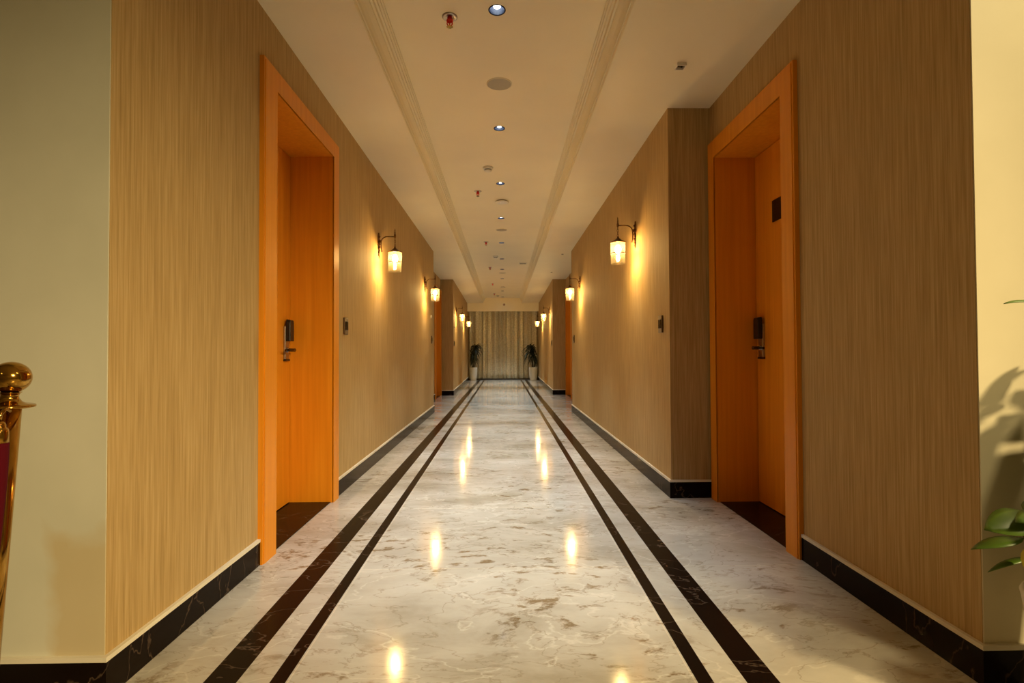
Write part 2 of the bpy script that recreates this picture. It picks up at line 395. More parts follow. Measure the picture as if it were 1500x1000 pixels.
# baseboards with a pale plaster bead on top
BH, BT = .108, .012
def baseboard(name, path, label):      # path along the wall face; the board stands off to the left of the walking direction
    o = None
    bb, cp = MB(), MB()
    def offs(d):
        res = []
        for i, p in enumerate(path):
            p = Vector(p); ns = []
            if i > 0: t = (p - Vector(path[i - 1])).normalized(); ns.append(Vector((-t.y, t.x)))
            if i < len(path) - 1: t = (Vector(path[i + 1]) - p).normalized(); ns.append(Vector((-t.y, t.x)))
            m = sum(ns, Vector((0, 0))); m.normalize(); res.append(p + m * (d / m.dot(ns[0])))
        return res
    for mb, d, z0, z1 in ((bb, BT, 0.0005, BH), (cp, BT + .0015, BH, BH + .014)):
        a = [Vector(p) for p in path]; b = offs(d)
        for i in range(len(path) - 1):
            mb.prism([tuple(a[i]), tuple(a[i + 1]), tuple(b[i + 1]), tuple(b[i])], z0, z1)
    o = bb.build(name, M['dark']); cp.build('plaster_bead', M['cap'], o, label='pale plaster bead along the top')
    struct(o, label, 'baseboard')
baseboard('baseboard_left', [(-4.2, Y0), (XL, Y0), (XL, D1['yo'][0])][::-1], 'dark marble baseboard wrapping the left corner of the corridor mouth')
baseboard('baseboard_left_middle', [(XL, D1['yo'][1]), (XL, YA), (XAL, YA), (XAL, D3['yo'][0])][::-1], 'dark marble baseboard under the left lanterns, turning into the alcove')
baseboard('baseboard_left_far', [(XAL, YB), (XL, YB), (flare(-1, 19.35), 19.35)][::-1], 'dark marble baseboard of the far left wall')
baseboard('baseboard_right', [(4.2, Y0), (XN, Y0), (XN, D2['yo'][0])], 'dark marble baseboard wrapping the right corner of the corridor mouth')
baseboard('baseboard_right_middle', [(XN, YR), (XR, YR), (XR, YA), (XAR, YA), (XAR, D3['yo'][0])], 'dark marble baseboard around the projecting right wall')
baseboard('baseboard_right_far', [(XAR, YB), (XR, YB), (flare(1, 19.35), 19.35)], 'dark marble baseboard of the far right wall')

# ------------------------------------------------------------------ doors
def make_door(name, s, xw, d, depth, label, plaque=False):
    root = thing(name, label, 'door', (xw, (d['yo'][0] + d['yo'][1]) / 2, 0), kind='structure')
    oy = root.location.y; (o0, o1), (i0, i1) = d['yo'], d['yi']; zo, zi = d['zo'], d['zi']
    X = lambda a: s * a                       # a > 0 goes into the wall
    c = MB()                                  # casing on the wall face, two steps
    for t, e, z in ((-.022, 0, zo), (-.026, .012, zo - .012)):
        c.box(X(t), X(.0), o0 + e - oy, i0 - oy, 0, z); c.box(X(t), X(0), i1 - oy, o1 - e - oy, 0, z); c.box(X(t), X(0), i0 - oy, i1 - oy, zi, z)
        if t == -.022: continue
    c.build('casing', M['wood'], root)
    j = MB(); xin = depth + .05
    j.box(X(-.018), X(xin), i0 - .02 - oy, i0 + .002 - oy, 0, zi + .02); j.box(X(-.018), X(xin), i1 - .002 - oy, i1 + .02 - oy, 0, zi + .02); j.box(X(-.018), X(xin), i0 + .002 - oy, i1 - .002 - oy, zi - .002, zi + .02)
    j.build('jamb_lining', M['wood'], root)
    lf = MB(); lf.box(X(depth), X(depth + .045), i0 + .006 - oy, i1 - .007 - oy, .008, zi - .007)
    lf.build('leaf', M['wood'], root, bevel=.002)
    g = MB(); g.box(X(depth + .046), X(depth + .06), i0 - oy, i1 - oy, 0, zi - .002); g.build('gap_shade', M['black'], root, label='black sheet standing in for the shade behind the leaf')  # flat black sheet stands in for the shade in the gaps round the leaf
    th = MB(); th.box(X(-.005), X(depth + .05), i0 + .002 - oy, i1 - .002 - oy, .0005, .004); th.build('sill', M['dark'], root, label='dark marble door sill')
    # electronic lock, near the far edge of the leaf
    ly = i1 - .085 - oy
    lk = MB(); lk.box(X(depth - .016), X(depth + .001), ly - .032, ly + .032, .955, 1.175)
    lo = lk.build('lock', M['steel'], root, bevel=.006, label='satin steel lock plate')
    h = MB(); v = []
    hp = [(-.036, 1.075), (.036, 1.075), (.036, 1.20), (.028, 1.218), (-.028, 1.218), (-.036, 1.20)]
    n = len(hp); v = [(X(depth - .017), ly + a, z) for a, z in hp] + [(X(depth - .046), ly + a * .9, z - .006 * (z > 1.1)) for a, z in hp]
    h.add(v, [tuple(range(n)), tuple(range(2 * n - 1, n - 1, -1))] + [(k, (k + 1) % n, n + (k + 1) % n, n + k) for k in range(n)])
    h.build('card_reader', M['black'], lo, bevel=.004, label='black card reader housing')
    hd = MB(); hd.lathe([(.016, X(depth - .014)), (.016, X(depth - .022)), (.011, X(depth - .024)), (.011, X(depth - .062)), (.0105, X(depth - .066))], 16, 'x', (0, ly, 1.017))
    hd.tube([(X(depth - .058), ly + .008, 1.017), (X(depth - .06), ly - .03, 1.017), (X(depth - .058), ly - .08, 1.016), (X(depth - .05), ly - .115, 1.015)], [.0105, .0105, .0095, .008], 12)
    hd.build('handle', M['gun'], lo, label='dark lever handle')
    rg = MB(); rg.lathe([(.0165, X(depth - .015)), (.0175, X(depth - .018)), (.0175, X(depth - .024)), (.0125, X(depth - .0265))], 20, 'x', (0, ly, 1.017)); rg.build('rosette', M['chrome'], lo, label='bright chrome ring')
    kb = MB(); kb.box(X(depth - .02), X(depth), ly - .034, ly + .034, .945, .957); kb.build('end_cap', M['black'], lo, bevel=.003)
    if plaque:
        p = MB(); cy = (i0 + i1) / 2 - oy
        p.box(X(depth - .008), X(depth + .001), cy - .19, cy + .19, 1.795, 1.93); po = p.build('plaque', M['blackgloss'], root, bevel=.003, label='black glossy plaque with rounded corners')
    return root
make_door('door_1', -1, XL, D1, .265, 'orange wooden door with black lock in the near left wall', True)
make_door('door_2', 1, XN, D2, .25, 'orange wooden door in the right wall with a black plaque on its leaf', True)
make_door('door_3', -1, XAL, D3, .2, 'small distant orange door in the left alcove')
make_door('door_4', 1, XAR, D3, .2, 'small distant orange door in the right alcove')
bpy.data.objects['door_1']['label'] = 'orange wooden door with black lock in the near left wall'

# ------------------------------------------------------------------ lantern sconces
def make_sconce():
    r = thing('wall_sconce', '', 'wall lamp', group='lantern sconces along the corridor')
    # local: +x out of the wall, z up, origin at wall beside the arm joint
    bp = MB()
    prof = [(.068, .004), (.052, .012), (.034, .019), (.014, .02), (-.004, .024), (-.02, .02), (-.03, .013)]
    v = []; 
    for z, hw in prof: v += [(0, -hw, z), (.010 + hw * .25, 0, z), (0, hw, z)]
    f = [];
    for i in range(len(prof) - 1):
        a, b = i * 3, i * 3 + 3
        f += [(a, a + 1, b + 1, b), (a + 1, a + 2, b + 2, b + 1), (a + 2, a, b, b + 2)]
    f += [(0, 2, 1), (len(v) - 3, len(v) - 2, len(v) - 1)]
    bp.add(v, f)
    bp.sphere((.016, 0, -.012), .015); bp.sphere((.014, 0, .03), .009)
    bp.build('backplate', M['bronze'], r)
    tl = MB(); z = -.032
    for k, rr in enumerate((.013, .010, .0115, .0085, .010, .007, .0075, .005)):      # twisted drop below the plate
        z -= rr * .85; tl.sphere((.010, (.004 if k % 2 else -.004), z), rr, 12, 8, sz=1.25); z -= rr * .85
    tl.tube([(.010, 0, -.03), (.010, 0, z + .005), (.008, 0, z - .022)], [.005, .004, .001], 8)
    tl.build('drop_finial', M['bronze'], r)
    ar = MB(); P = []
    P += [(.036, 0, -.105), (.030, 0, -.085), (.0285, 0, -.055), (.030, 0, -.02)]
    for k in range(9): a = pi - k * pi / 16; P.append((.085 + .055 * cos(a), 0, -.02 + .052 * sin(a) * 1.0))
    P += [(.11, 0, .032), (.157, 0, .031)]
    ar.tube(P, .0048, 10); ar.sphere((.036, 0, -.106), .0075, 12, 8)
    ar.tube([(.008, 0, -.012), (.032, 0, -.02)], .006, 8)
    ar.build('arm', M['bronze'], r)
    fi = MB(); fi.lathe([(.001, .105), (.004, .09), (.003, .078), (.0065, .07), (.004, .06), (.0075, .05), (.010, .038), (.009, .024), (.005, .018), (.001, .016)], 14, 'z', (.157, 0, 0))
    fi.build('top_finial', M['bronze'], r)
    ch = MB()
    for k in range(4):                                                        # chain
        zc = .008 - k * .021; lp = []
        for q in range(14):
            a = 2 * pi * q / 14; e, hh = .0065 * cos(a), .0135 * sin(a)
            lp.append((.157 + (e if k % 2 else 0), (0 if k % 2 else e), zc + hh))
        ch.tube(lp, .0021, 6, close=True)
    ch.build('chain', M['bronze'], r)
    cap = MB(); cap.lathe([(.003, -.062), (.009, -.066), (.007, -.074), (.016, -.080), (.030, -.092), (.048, -.104), (.064, -.110), (.066, -.113), (.066, -.119), (.060, -.119), (.045, -.110), (.01, -.098)], 32, 'z', (.157, 0, 0), cap=False)
    cap.lathe([(.012, -.098), (.014, -.104), (.014, -.135), (.010, -.137), (.001, -.137)], 16, 'z', (.157, 0, 0))
    lc = cap.build('lantern_cap', M['bronze'], r)
    g = MB(); g.lathe([(.0635, -.116), (.0635, -.208), (.0605, -.2085), (.0605, -.116)], 40, 'z', (.157, 0, 0), cap=False)
    g.lathe([(.0605, -.209), (.0605, -.296), (.058, -.296), (.058, -.209)], 40, 'z', (.157, 0, 0), mi=1, cap=False)
    sh = g.build('glass_shade', [M['glass'], M['glass_low']], r, label='glass cylinder, seeded above the band and clear below')
    b2 = MB(); b2.lathe([(.0645, -.205), (.0655, -.208), (.0645, -.212), (.062, -.2105)], 40, 'z', (.157, 0, 0), cap=False); b2.build('ring_band', M['bronze'], sh)
    bl = MB(); bl.lathe([(.012, -.138), (.0135, -.144), (.020, -.156), (.025, -.170), (.025, -.181), (.020, -.195), (.012, -.203), (.0005, -.206)], 16, 'z', (.157, 0, 0), cap=False)
    bl.build('bulb', M['bulb'], r, label='glowing warm bulb')
    return r
SZ = 2.044
sc = make_sconce()
spots = [(-1, 4.99, 'lit glass lantern on left wall, first past the near left door'),
         (-1, 7.91, 'lit glass lantern at far end of long left wall, before the left alcove'),
         (-1, 13.25, 'lit glass lantern on far left wall, first beyond the left alcove'),
         (-1, 16.35, 'small lit glass lantern nearest the curtain, above the left potted plant'),
         (1, 4.56, 'lit glass lantern on projecting right wall, first past the near right door'),
         (1, 7.89, 'lit glass lantern at far end of projecting right wall, before the right alcove'),
         (1, 13.25, 'lit glass lantern on far right wall, first beyond the right alcove'),
         (1, 16.35, 'small lit glass lantern nearest the curtain, above the right potted plant')]
for i, (s, y, lab) in enumerate(spots):
    x = flare(s, y) if y > YB else (XL if s < 0 else XR)
    o = sc if i == 0 else copy_tree(sc)
    o.location = (x, y, SZ); o.rotation_euler = (0, 0, 0 if s < 0 else pi); o['label'] = lab

# ------------------------------------------------------------------ switch plates by the doors, small wall sensors
def make_plate():
    r = thing('wall_plate', '', 'switch plate', group='dark switch plates beside the doors')
    a = MB(); a.box(0, .014, -.043, .043, -.062, .062); a.build('plate', M['panel'], r, bevel=.004)
    b = MB(); b.box(.0135, .0175, -.030, .030, -.03, .033); b.build('panel', M['blackgloss'], r, bevel=.002, label='black glass touch panel')
    return r
pl = make_plate()
for i, (s, y, z, lab) in enumerate([(-1, 3.95, 1.193, 'bronze switch plate on left wall just past the near left door'),
                                    (-1, 8.66, 1.2, 'small dark switch plate at the end of left wall beside the left alcove'),
                                    (-1, 12.62, 1.2, 'tiny dark switch plate at the start of the far left wall'),
                                    (1, 3.84, 1.193, 'black switch plate on projecting right wall at its near corner'),
                                    (1, 8.61, 1.2, 'small dark switch plate at the end of projecting right wall'),
                                    (1, 12.68, 1.2, 'tiny dark switch plate at the start of the far right wall')]):
    o = pl if i == 0 else copy_tree(pl)
    x = flare(s, y) if y > YB else (XL if s < 0 else XR)
    o.location = (x, y, z); o.rotation_euler = (0, 0, 0 if s < 0 else pi); o['label'] = lab
    if i == 3:
        pass
for i, (y, z, lab) in enumerate([(8.59, 1.57, 'small round white sensor on left wall above the second switch plate'), (12.72, 1.58, 'tiny round white sensor at the start of the far left wall')]):
    x = flare(-1, y) if y > YB else XL
    d = MB(); d.lathe([(.026, 0), (.026, .008), (.018, .016), (.001, .018)], 20, 'x')
    tag(d.build('wall_sensor', M['white'], loc=(x, y, z)), lab, 'sensor', 'round wall sensors')

# ------------------------------------------------------------------ ceiling fittings
def make_downlight(lit):
    r = thing('ceiling_downlight', '', 'downlight', group='recessed downlights down the ceiling')
    t = MB(); t.lathe([(.0405, .004), (.0405, -.0015), (.046, -.003), (.0475, -.0005), (.0475, .0)], 32, cap=False); t.build('trim_ring', M['baffle'], r)
    t = MB(); t.lathe([(.0405, 0), (.038, .02), (.032, .045), (.026, .055), (.001, .0555)], 32, cap=False); t.build('reflector', M['baffle'], r, label='dark reflector cup')
    t = MB(); t.lathe([(.0005, .008), (.010, .010), (.018, .017), (.0215, .028), (.021, .054)], 24, cap=False); t.build('lamp', M['lamp'], r, label='cold white glowing lamp' )
    l = bpy.data.lights.new('downlight_beam', 'SPOT'); l.energy = DL_E; l.color = (.80, .93, 1.0); l.spot_size = radians(63); l.spot_blend = 1; l.shadow_soft_size = .02
    lo = bpy.data.objects.new('downlight_beam', l); COL.objects.link(lo); lo.parent = r; lo.location = (0, 0, .002)
    return r
DL_E = 350
dlabs = ['lit recessed downlight nearest the camera, right of the large red sprinkler',
         'lit recessed downlight just beyond the large round speaker grille',
         'lit recessed downlight beside the first smoke detector',
         'recessed downlight seen edge-on just beyond the round white speaker with an indicator',
         'recessed downlight level with the third sprinkler',
         'recessed downlight beside the second smoke detector',
         'recessed downlight level with the fourth sprinkler',
         'recessed downlight just beyond the third flat speaker',
         'recessed downlight beyond the farther dropped speaker',
         'recessed downlight closest to the pelmet and curtain']
dl = make_downlight(True)
for i, y in enumerate(DLY):
    o = dl if i == 0 else copy_tree(dl)
    o.location = (DLX, y, ZT); o['label'] = dlabs[i]

def make_sprinkler():
    r = thing('ceiling_sprinkler', '', 'sprinkler', group='fire sprinklers along the ceiling')
    a = MB(); a.lathe([(.042, 0), (.042, -.004), (.034, -.008), (.02, -.003), (.018, 0)], 28, cap=False); a.lathe([(.0005, -.0008), (.02, -.0008)], 20, cap=False); a.build('escutcheon', M['steel'], r)
    b = MB(); b.lathe([(.013, 0), (.013, -.016), (.018, -.02), (.018, -.028), (.010, -.032), (.006, -.036)], 16)
    b.tube([(.012, 0, -.028), (.015, 0, -.04), (.004, 0, -.056)], .0038, 8); b.tube([(-.012, 0, -.028), (-.015, 0, -.04), (-.004, 0, -.056)], .0038, 8)
    b.tube([(0, 0, -.034), (0, 0, -.055)], .003, 8)
    b.build('body', M['red'], r, label='red sprinkler body with frame arms')
    c = MB(); n = 16; v = []
    for z in (-.056, -.0585):
        for k in range(n): rr = .019 if k % 2 else .013; v.append((rr * cos(2 * pi * k / n), rr * sin(2 * pi * k / n), z))
    c.add(v, [tuple(range(n)), tuple(range(2 * n - 1, n - 1, -1))] + [(k, (k + 1) % n, n + (k + 1) % n, n + k) for k in range(n)])
    c.build('deflector', M['brass'], r)
    return r
sp = make_sprinkler()
slabs = ['red fire sprinkler nearest the camera, left of the first lit downlight', 'red fire sprinkler left of the round white speaker with an indicator',
         'small dark fire sprinkler left of the fifth downlight, third along the ceiling', 'small dark fire sprinkler beyond the second smoke detector',
         'tiny fire sprinkler left of the last dropped speaker', 'tiny fire sprinkler beside the last smoke detector near the pelmet']
for i, y in enumerate([2.93, 6.15, 9.0, 11.7, 14.5, 17.0]):
    o = sp if i == 0 else copy_tree(sp)
    o.location = (-.29, y, ZT); o['label'] = slabs[i]
o = copy_tree(sp); o.location = (.02, YP, 2.62); o.rotation_euler = (radians(-90), 0, 0); o['label'] = 'small dark sprinkler sticking out of the pelmet above the curtain'

def make_smoke():
    r = thing('smoke_detector', '', 'smoke detector', group='smoke detectors on the ceiling')
    a = MB(); a.lathe([(.052, 0), (.052, -.012), (.047, -.022)], 32); a.build('base', M['white'], r)
    b = MB(); b.lathe([(.036, -.022), (.036, -.032)], 24, cap=False); b.build('chamber', M['black'], r, label='dark sensing gap')
    c = MB(); c.lathe([(.038, -.031), (.034, -.040), (.018, -.045), (.001, -.046)], 28); c.build('cover', M['white'], r)
    return r
sm = make_smoke()
for i, (x, y, lab) in enumerate([(-.15, 5.35, 'white smoke detector beside the third lit downlight'), (-.15, 10.35, 'small white smoke detector left of the sixth downlight'), (-.19, 17.6, 'tiny white smoke detector near the pelmet')]):
    o = sm if i == 0 else copy_tree(sm); o.location = (x, y, ZT); o['label'] = lab

def make_speaker():
    r = thing('ceiling_speaker', '', 'speaker', group='flat round speakers in the ceiling')
    a = MB(); a.lathe([(.088, 0), (.088, -.003), (.082, -.005)], 40, cap=False); a.build('rim', M['ceil'], r)
    b = MB(); b.lathe([(.083, -.0045), (.05, -.006), (.001, -.0065)], 40, cap=False); b.build('grille', M['grey'], r)
    return r
kk = make_speaker()
for i, (y, lab) in enumerate([(3.67, 'large flat round speaker grille between the first two lit downlights'), (8.1, 'flat round speaker grille between the fourth and fifth downlights'), (12.55, 'thin flat round speaker grille between the last two downlights')]):
    o = kk if i == 0 else copy_tree(kk); o.location = (DLX + .005, y, ZT); o['label'] = lab
def make_drop():
    r = thing('dropped_speaker', '', 'speaker', group='dropped round speakers on the ceiling')
    a = MB(); a.lathe([(.06, 0), (.06, -.012)], 32, cap=False); a.build('neck', M['black'], r, label='neck coloured black for the shaded gap above the disc')  # neck blackened so the gap over the disc reads as shade
    b = MB(); b.lathe([(.06, -.011), (.078, -.011), (.082, -.016), (.078, -.022), (.03, -.026), (.001, -.0265)], 40, cap=False); b.build('disc', M['white'], r)
    c = MB(); c.sphere((-.012, -.015, -.0265), .003, 8, 6); c.build('indicator', M['led'], r, label='tiny white indicator light')
    return r
dp = make_drop()
for i, (y, lab) in enumerate([(6.55, 'round white dropped speaker with a tiny indicator, just past the third downlight'), (15.3, 'small round dropped speaker beyond the last downlight')]):
    o = dp if i == 0 else copy_tree(dp); o.location = (-.015, y, ZT); o['label'] = lab

v = thing('ceiling_vent', 'small square vent grille right of centre, far along the raised ceiling', 'vent', (.41, 11.2, ZT))
a = MB(); a.box(-.08, .08, -.08, -.066, -.008, 0); a.box(-.08, .08, .066, .08, -.008, 0); a.box(-.08, -.066, -.066, .066, -.008, 0); a.box(.066, .08, -.066, .066, -.008, 0); a.build('frame', M['white'], v)
a = MB()
for k in range(6): yv = -.055 + k * .022; a.add([(-.066, yv - .008, -.001), (.066, yv - .008, -.001), (.066, yv + .006, -.007), (-.066, yv + .006, -.007), (-.066, yv - .006, 0), (.066, yv - .006, 0), (.066, yv + .008, -.006), (-.066, yv + .008, -.006)], [(0, 1, 2, 3), (7, 6, 5, 4), (0, 4, 5, 1), (3, 2, 6, 7), (0, 3, 7, 4), (1, 5, 6, 2)])
a.build('louvres', M['vent'], v)

b = thing('ceiling_box', 'small square open junction box on right soffit above the near right door', 'junction box', (1.045, 3.1, ZS))
a = MB(); h, t = .028, .006
for x0, x1, y0, y1 in ((-h, h, -h, -h + t), (-h, h, h - t, h), (-h, -h + t, -h + t, h - t), (h - t, h, -h + t, h - t)): a.box(x0, x1, y0, y1, -.016, 0)
a.build('frame', M['white'], b)
a = MB(); a.box(-h + t, h - t, -h + t, h - t, -.003, 0); a.build('back', M['panel'], b)
a = MB()
for x, y in ((-.009, .004), (.008, .008), (-.002, -.012)): a.sphere((x, y, -.006), .006, 10, 6)
a.build('terminals', M['black'], b)
for y, lab in ((9.2, 'small dark sensor on right soffit over the alcove opening'), (11.3, 'tiny dark sensor on right soffit before the far right wall')):
    d = MB(); d.lathe([(.02, 0), (.02, -.006), (.012, -.012), (.001, -.013)], 18)
    tag(d.build('ceiling_sensor', M['vent'], loc=(1.02, y, ZS)), lab, 'sensor', 'sensors on the right soffit')

# ------------------------------------------------------------------ curtain
cu = MB(); nx, nz = 420, 14; x0, x1 = flare(-1, YC) + .012, flare(1, YC) - .012
ph = [random.uniform(0, 6.28) for _ in range(8)]
vv = []
for k in range(nz + 1):
    z = .035 + (2.74 - .035) * k / nz; tt = 1 - k / nz
    for i in range(nx + 1):
        u = i / nx; x = x0 + (x1 - x0) * u
        a = 62 * u + 1.4 * sin(9 * u + ph[0]) + .8 * sin(23 * u + ph[1]) + .5 * tt * sin(14 * u + ph[2])
        d = .115 * (1 - abs(sin(a * .62)) ** .55) * (.75 + .3 * sin(17 * u + ph[3])) + .012 * sin(2.3 * a + ph[4]) * (.4 + .6 * tt) + .010 * sin(41 * u + ph[5] + tt) - .03
        for c0, wd, am in ((.166, .012, .06), (.83, .012, .05), (.50, .006, .03), (.66, .008, .03)):
            d += am * math.exp(-((u - c0) / wd) ** 2) * (.5 + .5 * tt if c0 < .3 or c0 > .8 else 1)
        vv.append((x, YC + d, z))
ff = [(k * (nx + 1) + i, k * (nx + 1) + i + 1, (k + 1) * (nx + 1) + i + 1, (k + 1) * (nx + 1) + i) for k in range(nz) for i in range(nx)]
cu.add(vv, ff, 0, True)
co = cu.build('curtain', M['curtain']); tag(co, 'pleated golden sequinned curtain closing the end of the corridor', 'curtain')
sm_ = co.modifiers.new('cloth', 'SOLIDIFY'); sm_.thickness = .003
t = MB(); t.box(x0, x1, YC - .03, YC + .03, 2.74, 2.765); t.build('curtain_track', M['steel'], co)

# ------------------------------------------------------------------ potted dark-leaved plants by the curtain
def strap(mb, base, az, ln, rise, droop, wd, seg=9, fold=.3):
    pts = []; d = Vector((cos(az), sin(az), 0)); side = Vector((-sin(az), cos(az), 0))
    for i in range(seg + 1):
        t = i / seg; p = Vector(base) + d * (ln * t * (1 - .15 * t)) + Vector((0, 0, rise * t - droop * t * t))
        wv = wd * (sin(pi * min(1, .12 + t * .88)) ** .7) * (1 if t < .98 else .15)
        pts += [p - side * wv + Vector((0, 0, wv * fold)), p, p + side * wv + Vector((0, 0, wv * fold))]
    f = []
    for i in range(seg):
        a, b = i * 3, i * 3 + 3
        f += [(a, a + 1, b + 1, b), (a + 1, a + 2, b + 2, b + 1)]
    mb.add(pts, f, 0, True)
def corner_plant(loc, seed, lab, lean, rpot, wall, grow):
    random.seed(seed)
    r = thing('potted_plant', lab, 'potted plant', loc, group='potted plants in front of the curtain')
    p = MB(); p.lathe([(.001, 0), (rpot * .72, 0), (rpot * .78, .01), (rpot * .93, .16), (rpot, .40), (rpot, .455), (rpot * .9, .46), (rpot * .88, .42), (.001, .42)], 36, cap=False)
    pot = p.build('pot', M['pot'], r, label='white tapered round pot'); s = MB(); s.lathe([(rpot * .885, .43), (.001, .435)], 24, cap=False); s.build('soil', M['soil'], pot)
    heads = []
    tk = MB()
    for (dx, dy, h) in ((lean * .02, -.01, 1.02), (lean * -.05, .03, .86), (lean * .055, .02, 1.2)):
        tk.tube([(dx * .5, dy, .42), (dx, dy, .42 + (h - .42) * .6), (dx + lean * .03, dy - .01, h)], [.017, .015, .012], 10); heads.append((dx + lean * .03, dy - .01, h))
    tk.build('stem', M['trunk'], r)
    lf = MB()
    for hx, hy, hz in heads:
        for k in range(34):
            az = k * 2.4 + random.uniform(-.3, .3); ln = random.uniform(.20, .38) * grow
            px = hx + cos(az) * ln
            if px * wall > .17: ln = max(.07, ln * .4)
            if hy + sin(az) * ln > .22: ln *= .55
            strap(lf, (hx, hy, hz + random.uniform(-.14, .02)), az, ln, random.uniform(.05, .40), random.uniform(.12, .55), random.uniform(.020, .034))
    o = lf.build('foliage', M['dleaf'], r); sd = o.modifiers.new('leaf_thickness', 'SOLIDIFY'); sd.thickness = .0015
corner_plant((-1.065, 18.75, 0), 3, 'dark leafy plant in white pot by the left end of the curtain', 1, .138, -1, 1.0)
corner_plant((1.035, 18.75, 0), 5, 'dark bushy plant in white pot by the right end of the curtain', -1, .15, 1, 1.25)

# ------------------------------------------------------------------ brass rope post by the left wall
st = thing('rope_stanchion', 'polished brass rope post with ball top, leaning beside the cream left wall', 'rope post', (-1.300, 1.36, 0))
b = MB(); b.lathe([(.001, 0), (.15, 0), (.15, .008), (.14, .016), (.09, .03), (.04, .045), (.03, .06), (.001, .06)], 48, cap=False); b.build('base', M['brass'], st, label='round weighted brass base')
TILT = radians(4.2)
Rm = Matrix.Rotation(TILT, 4, 'Y')
def tilted(mb): mb.v = [tuple(Rm @ Vector(p)) for p in mb.v]; return mb
p = MB(); p.lathe([(.0255, .04), (.0255, .872)], 32); tilted(p).build('pole', M['brass'], st)
p = MB(); p.lathe([(.0255, .866), (.040, .869), (.0515, .872), (.0525, .8745), (.0515, .877), (.035, .879), (.025, .884), (.019, .892), (.0175, .899), (.021, .906), (.024, .908)], 40); tilted(p).build('collar', M['brass'], st, label='brass dish collar')
p = MB(); p.sphere((0, 0, .944), .0405, 40, 24, sz=.97); tilted(p).build('ball_finial', M['brass'], st, label='polished brass ball')
# loop of velvet rope hung on the collar
rp = thing('velvet_rope', 'dark red velvet rope hanging straight down from the brass post', 'rope', (-1.199, 1.29, .0))
def hookend(x, y):
    m = MB(); m.lathe([(.001, .842), (.010, .840), (.013, .832), (.013, .826), (.017, .822), (.0185, .815), (.0185, .782), (.0165, .778)], 24, 'z', (x, y, 0))
    m.tube([(x, y, .838), (x, y + .004, .858), (x, y + .016, .868), (x, y + .028, .862)], .0045, 8)
    return m
hookend(.004, .0).build('ferrule', M['brass'], rp, label='brass end cap with hook'); hookend(-.06, .022).build('ferrule', M['brass'], rp, label='brass end cap with hook')
pts = [(.004, 0, .79), (.002, -.002, .7), (-.010, -.004, .55), (-.028, -.004, .35), (-.038, -.002, .2), (-.045, .0, .12), (-.06, .003, .075), (-.078, .006, .075), (-.092, .010, .12), (-.098, .014, .25), (-.092, .018, .45), (-.075, .02, .65), (-.062, .022, .74), (-.06, .022, .79)]
def smooth(pts, n=6):
    P = [Vector(p) for p in pts]; out = []
    for i in range(len(P) - 1):
        p0, p1, p2, p3 = P[max(i - 1, 0)], P[i], P[i + 1], P[min(i + 2, len(P) - 1)]
        for k in range(n):
            t = k / n; out.append(.5 * ((2 * p1) + (p2 - p0) * t + (2 * p0 - 5 * p1 + 4 * p2 - p3) * t * t + (3 * p1 - p0 - 3 * p2 + p3) * t ** 3))
    out.append(P[-1]); return out
m = MB(); m.tube(smooth(pts), .0195, 18); m.build('cord', M['velvet'], rp, label='dark red velvet covered rope')

# ------------------------------------------------------------------ leafy plant at the right edge
random.seed(11)
gp = thing('leafy_plant', 'leafy green plant in pale pot at the right edge, with one yellow leaf', 'potted plant', (1.52, 1.33, 0))
p = MB(); p.lathe([(.001, 0), (.115, 0), (.122, .01), (.150, .2), (.167, .34), (.170, .352), (.165, .362), (.155, .36), (.150, .31), (.001, .31)], 48, cap=False)
pot = p.build('pot', M['pot'], gp, label='pale glazed round pot'); s = MB(); s.lathe([(.152, .32), (.001, .325)], 32, cap=False); s.build('soil', M['soil'], pot)
def leaf(mb, base, az, el, ln, wd, roll=0, cup=.25, droop=.35, seg=8):
    d0 = Vector((cos(az) * cos(el), sin(az) * cos(el), sin(el))); side = Vector((-sin(az), cos(az), 0)); up = d0.cross(side) * -1
    side2 = side * cos(roll) + up * sin(roll); up2 = up * cos(roll) - side * sin(roll)
    v = []
    for i in range(seg + 1):
        t = i / seg; wv = wd * (sin(pi * t ** .8) ** .85 if 0 < t < 1 else 0.02)
        c = Vector(base) + d0 * ln * t - Vector((0, 0, 1)) * droop * ln * t * t
        for q in (-1, -.5, 0, .5, 1): v.append(c + side2 * wv * q + up2 * wv * cup * q * q)
    f = [(i * 5 + j, i * 5 + j + 1, i * 5 + 6 + j, i * 5 + 5 + j) for i in range(seg) for j in range(4)]
    mb.add(v, f, 0, True)
stems = MB(); lv = MB()
for k in range(16):
    az = k * 2.4; rr = .02 + .007 * k; b0 = Vector((rr * cos(az), rr * sin(az) * .8, .31))
    top = Vector((cos(az) * (.06 + .008 * k) + .10, sin(az) * .09, random.uniform(.55, .98)))
    mid = (b0 + top) / 2 + Vector((cos(az) * .02, sin(az) * .02, .05)); P = smooth([b0, mid, top], 6)
    stems.tube(P, [.006 - .003 * i / (len(P) - 1) for i in range(len(P))], 8)
    for i in range(3, len(P)):
        for q in range(3):
            a2 = random.uniform(0, 6.28); ln = random.uniform(.12, .18)
            if P[i].y + sin(a2) * ln > .21: ln *= .45
            tip = P[i] + Vector((cos(a2), sin(a2), 0)) * (ln + .03)
            if tip.x + 1.52 < .99 * (tip.y + 1.33) or P[i].x + 1.56 < (P[i].y + 1.33): continue
            leaf(lv, P[i], a2, random.uniform(.0, .7), ln, ln * .32, random.uniform(-.5, .5))
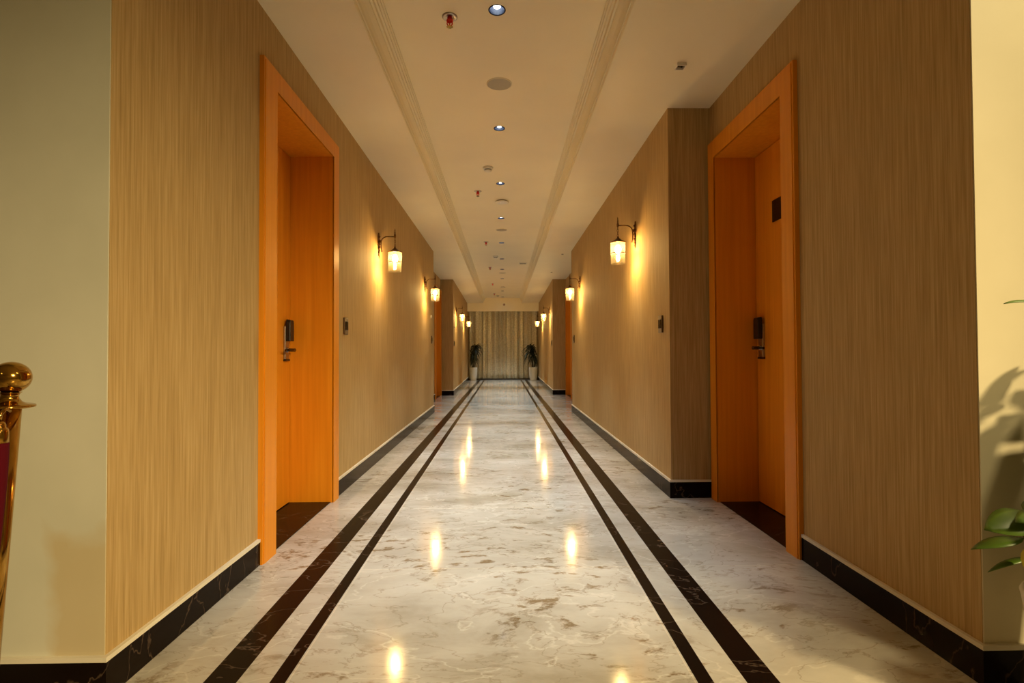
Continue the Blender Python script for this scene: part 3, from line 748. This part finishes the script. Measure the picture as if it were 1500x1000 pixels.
# the leaves that reach out on the left
for bx, by, bz, az, el, ln, wd, ro in ((-.20, -.02, .585, 3.05, .10, .13, .045, .5), (-.17, -.05, .60, 3.2, .25, .13, .04, .2), (-.21, .01, .525, 2.95, .05, .12, .028, .1), (-.21, -.01, .485, 3.1, .0, .11, .014, .0),
                                       (-.175, .0, 1.12, 3.1, .30, .085, .016, .2)):
    leaf(lv, (bx, by, bz), az, el, ln, wd, ro)
    stems.tube(smooth([(0, 0, .315), (bx * .5, by * .5, bz * .7), (bx, by, bz + .004)], 4), .003, 6)
stems.build('stem', M['stem'], gp)
o = lv.build('foliage', M['leaf'], gp); sd = o.modifiers.new('leaf_thickness', 'SOLIDIFY'); sd.thickness = .0012
yl = MB(); leaf(yl, (-.248, -.075, .545), 3.6, -1.2, .095, .048, .0, .7, .05); yl.tube(smooth([(0, -.02, .32), (-.12, -.04, .48), (-.248, -.075, .547)], 4), .003, 6)
o = yl.build('yellow_leaf', M['yleaf'], gp, label='cupped bright yellow leaf'); sd = o.modifiers.new('leaf_thickness', 'SOLIDIFY'); sd.thickness = .003

# ------------------------------------------------------------------ lights of the lobby (behind and beside the camera)
def lamp(kind, name, loc, e, col, size=.1, tgt=None, **kw):
    l = bpy.data.lights.new(name, kind); l.energy = e; l.color = col
    if kind == 'AREA': l.shape = 'DISK'; l.size = size
    else: l.shadow_soft_size = size
    for k, v_ in kw.items(): setattr(l, k, v_)
    o = bpy.data.objects.new(name, l); COL.objects.link(o); o.location = loc
    if tgt is not None: o.rotation_euler = (Vector(tgt) - Vector(loc)).to_track_quat('-Z', 'Y').to_euler()
    return o
WARM = (1, .77, .38)
lamp('SPOT', 'lobby_downlight_plant', (2.05, .62, 3.05), 165, (1, .82, .44), .13, (1.75, 1.3, .4), spot_size=radians(110), spot_blend=.7)
lamp('SPOT', 'lobby_spotlight', (4.0, -2.6, 2.95), 2150, WARM, .22, (-1.28, 2.5, -.6), spot_size=radians(44), spot_blend=1)
lamp('AREA', 'lobby_lamp_small', (2.6, -2.4, 3.07), 30, WARM, .25, (2.6, -2.4, 0))
lamp('AREA', 'lobby_lamp_small', (-2.2, -2.4, 3.07), 6, WARM, .25, (-2.2, -2.4, 0))

wd = bpy.data.worlds.new('world'); SC.world = wd; wd.use_nodes = True
wd.node_tree.nodes['Background'].inputs['Color'].default_value = (.02, .017, .012, 1); wd.node_tree.nodes['Background'].inputs['Strength'].default_value = .3

# ------------------------------------------------------------------ camera
yaw, pitch, roll = radians(.892), radians(1.085), radians(-.269)
cy, sy, cp, sp_, cr, sr = cos(yaw), sin(yaw), cos(pitch), sin(pitch), cos(roll), sin(roll)
Rz = Matrix(((cy, -sy, 0), (sy, cy, 0), (0, 0, 1))); B = Matrix(((1, 0, 0), (0, 0, 1), (0, 1, 0)))
Rp = Matrix(((1, 0, 0), (0, cp, -sp_), (0, sp_, cp))); Rr = Matrix(((cr, sr, 0), (-sr, cr, 0), (0, 0, 1)))
W2C = Rr @ Rp @ B @ Rz
cam = bpy.data.cameras.new('camera'); cam.sensor_width = 36; cam.lens = 785 / 1500 * 36; cam.clip_start = .02
cobj = bpy.data.objects.new('camera', cam); COL.objects.link(cobj)
r, u, f = W2C[0], W2C[1], W2C[2]
cobj.matrix_world = Matrix(((r[0], u[0], -f[0], 0), (r[1], u[1], -f[1], 0), (r[2], u[2], -f[2], 1.0), (0, 0, 0, 1)))
SC.camera = cobj
SC.view_settings.view_transform = 'Standard'; SC.view_settings.look = 'None'; SC.view_settings.gamma = 1; SC.view_settings.use_curve_mapping = False
SC.view_settings.exposure = 0.0
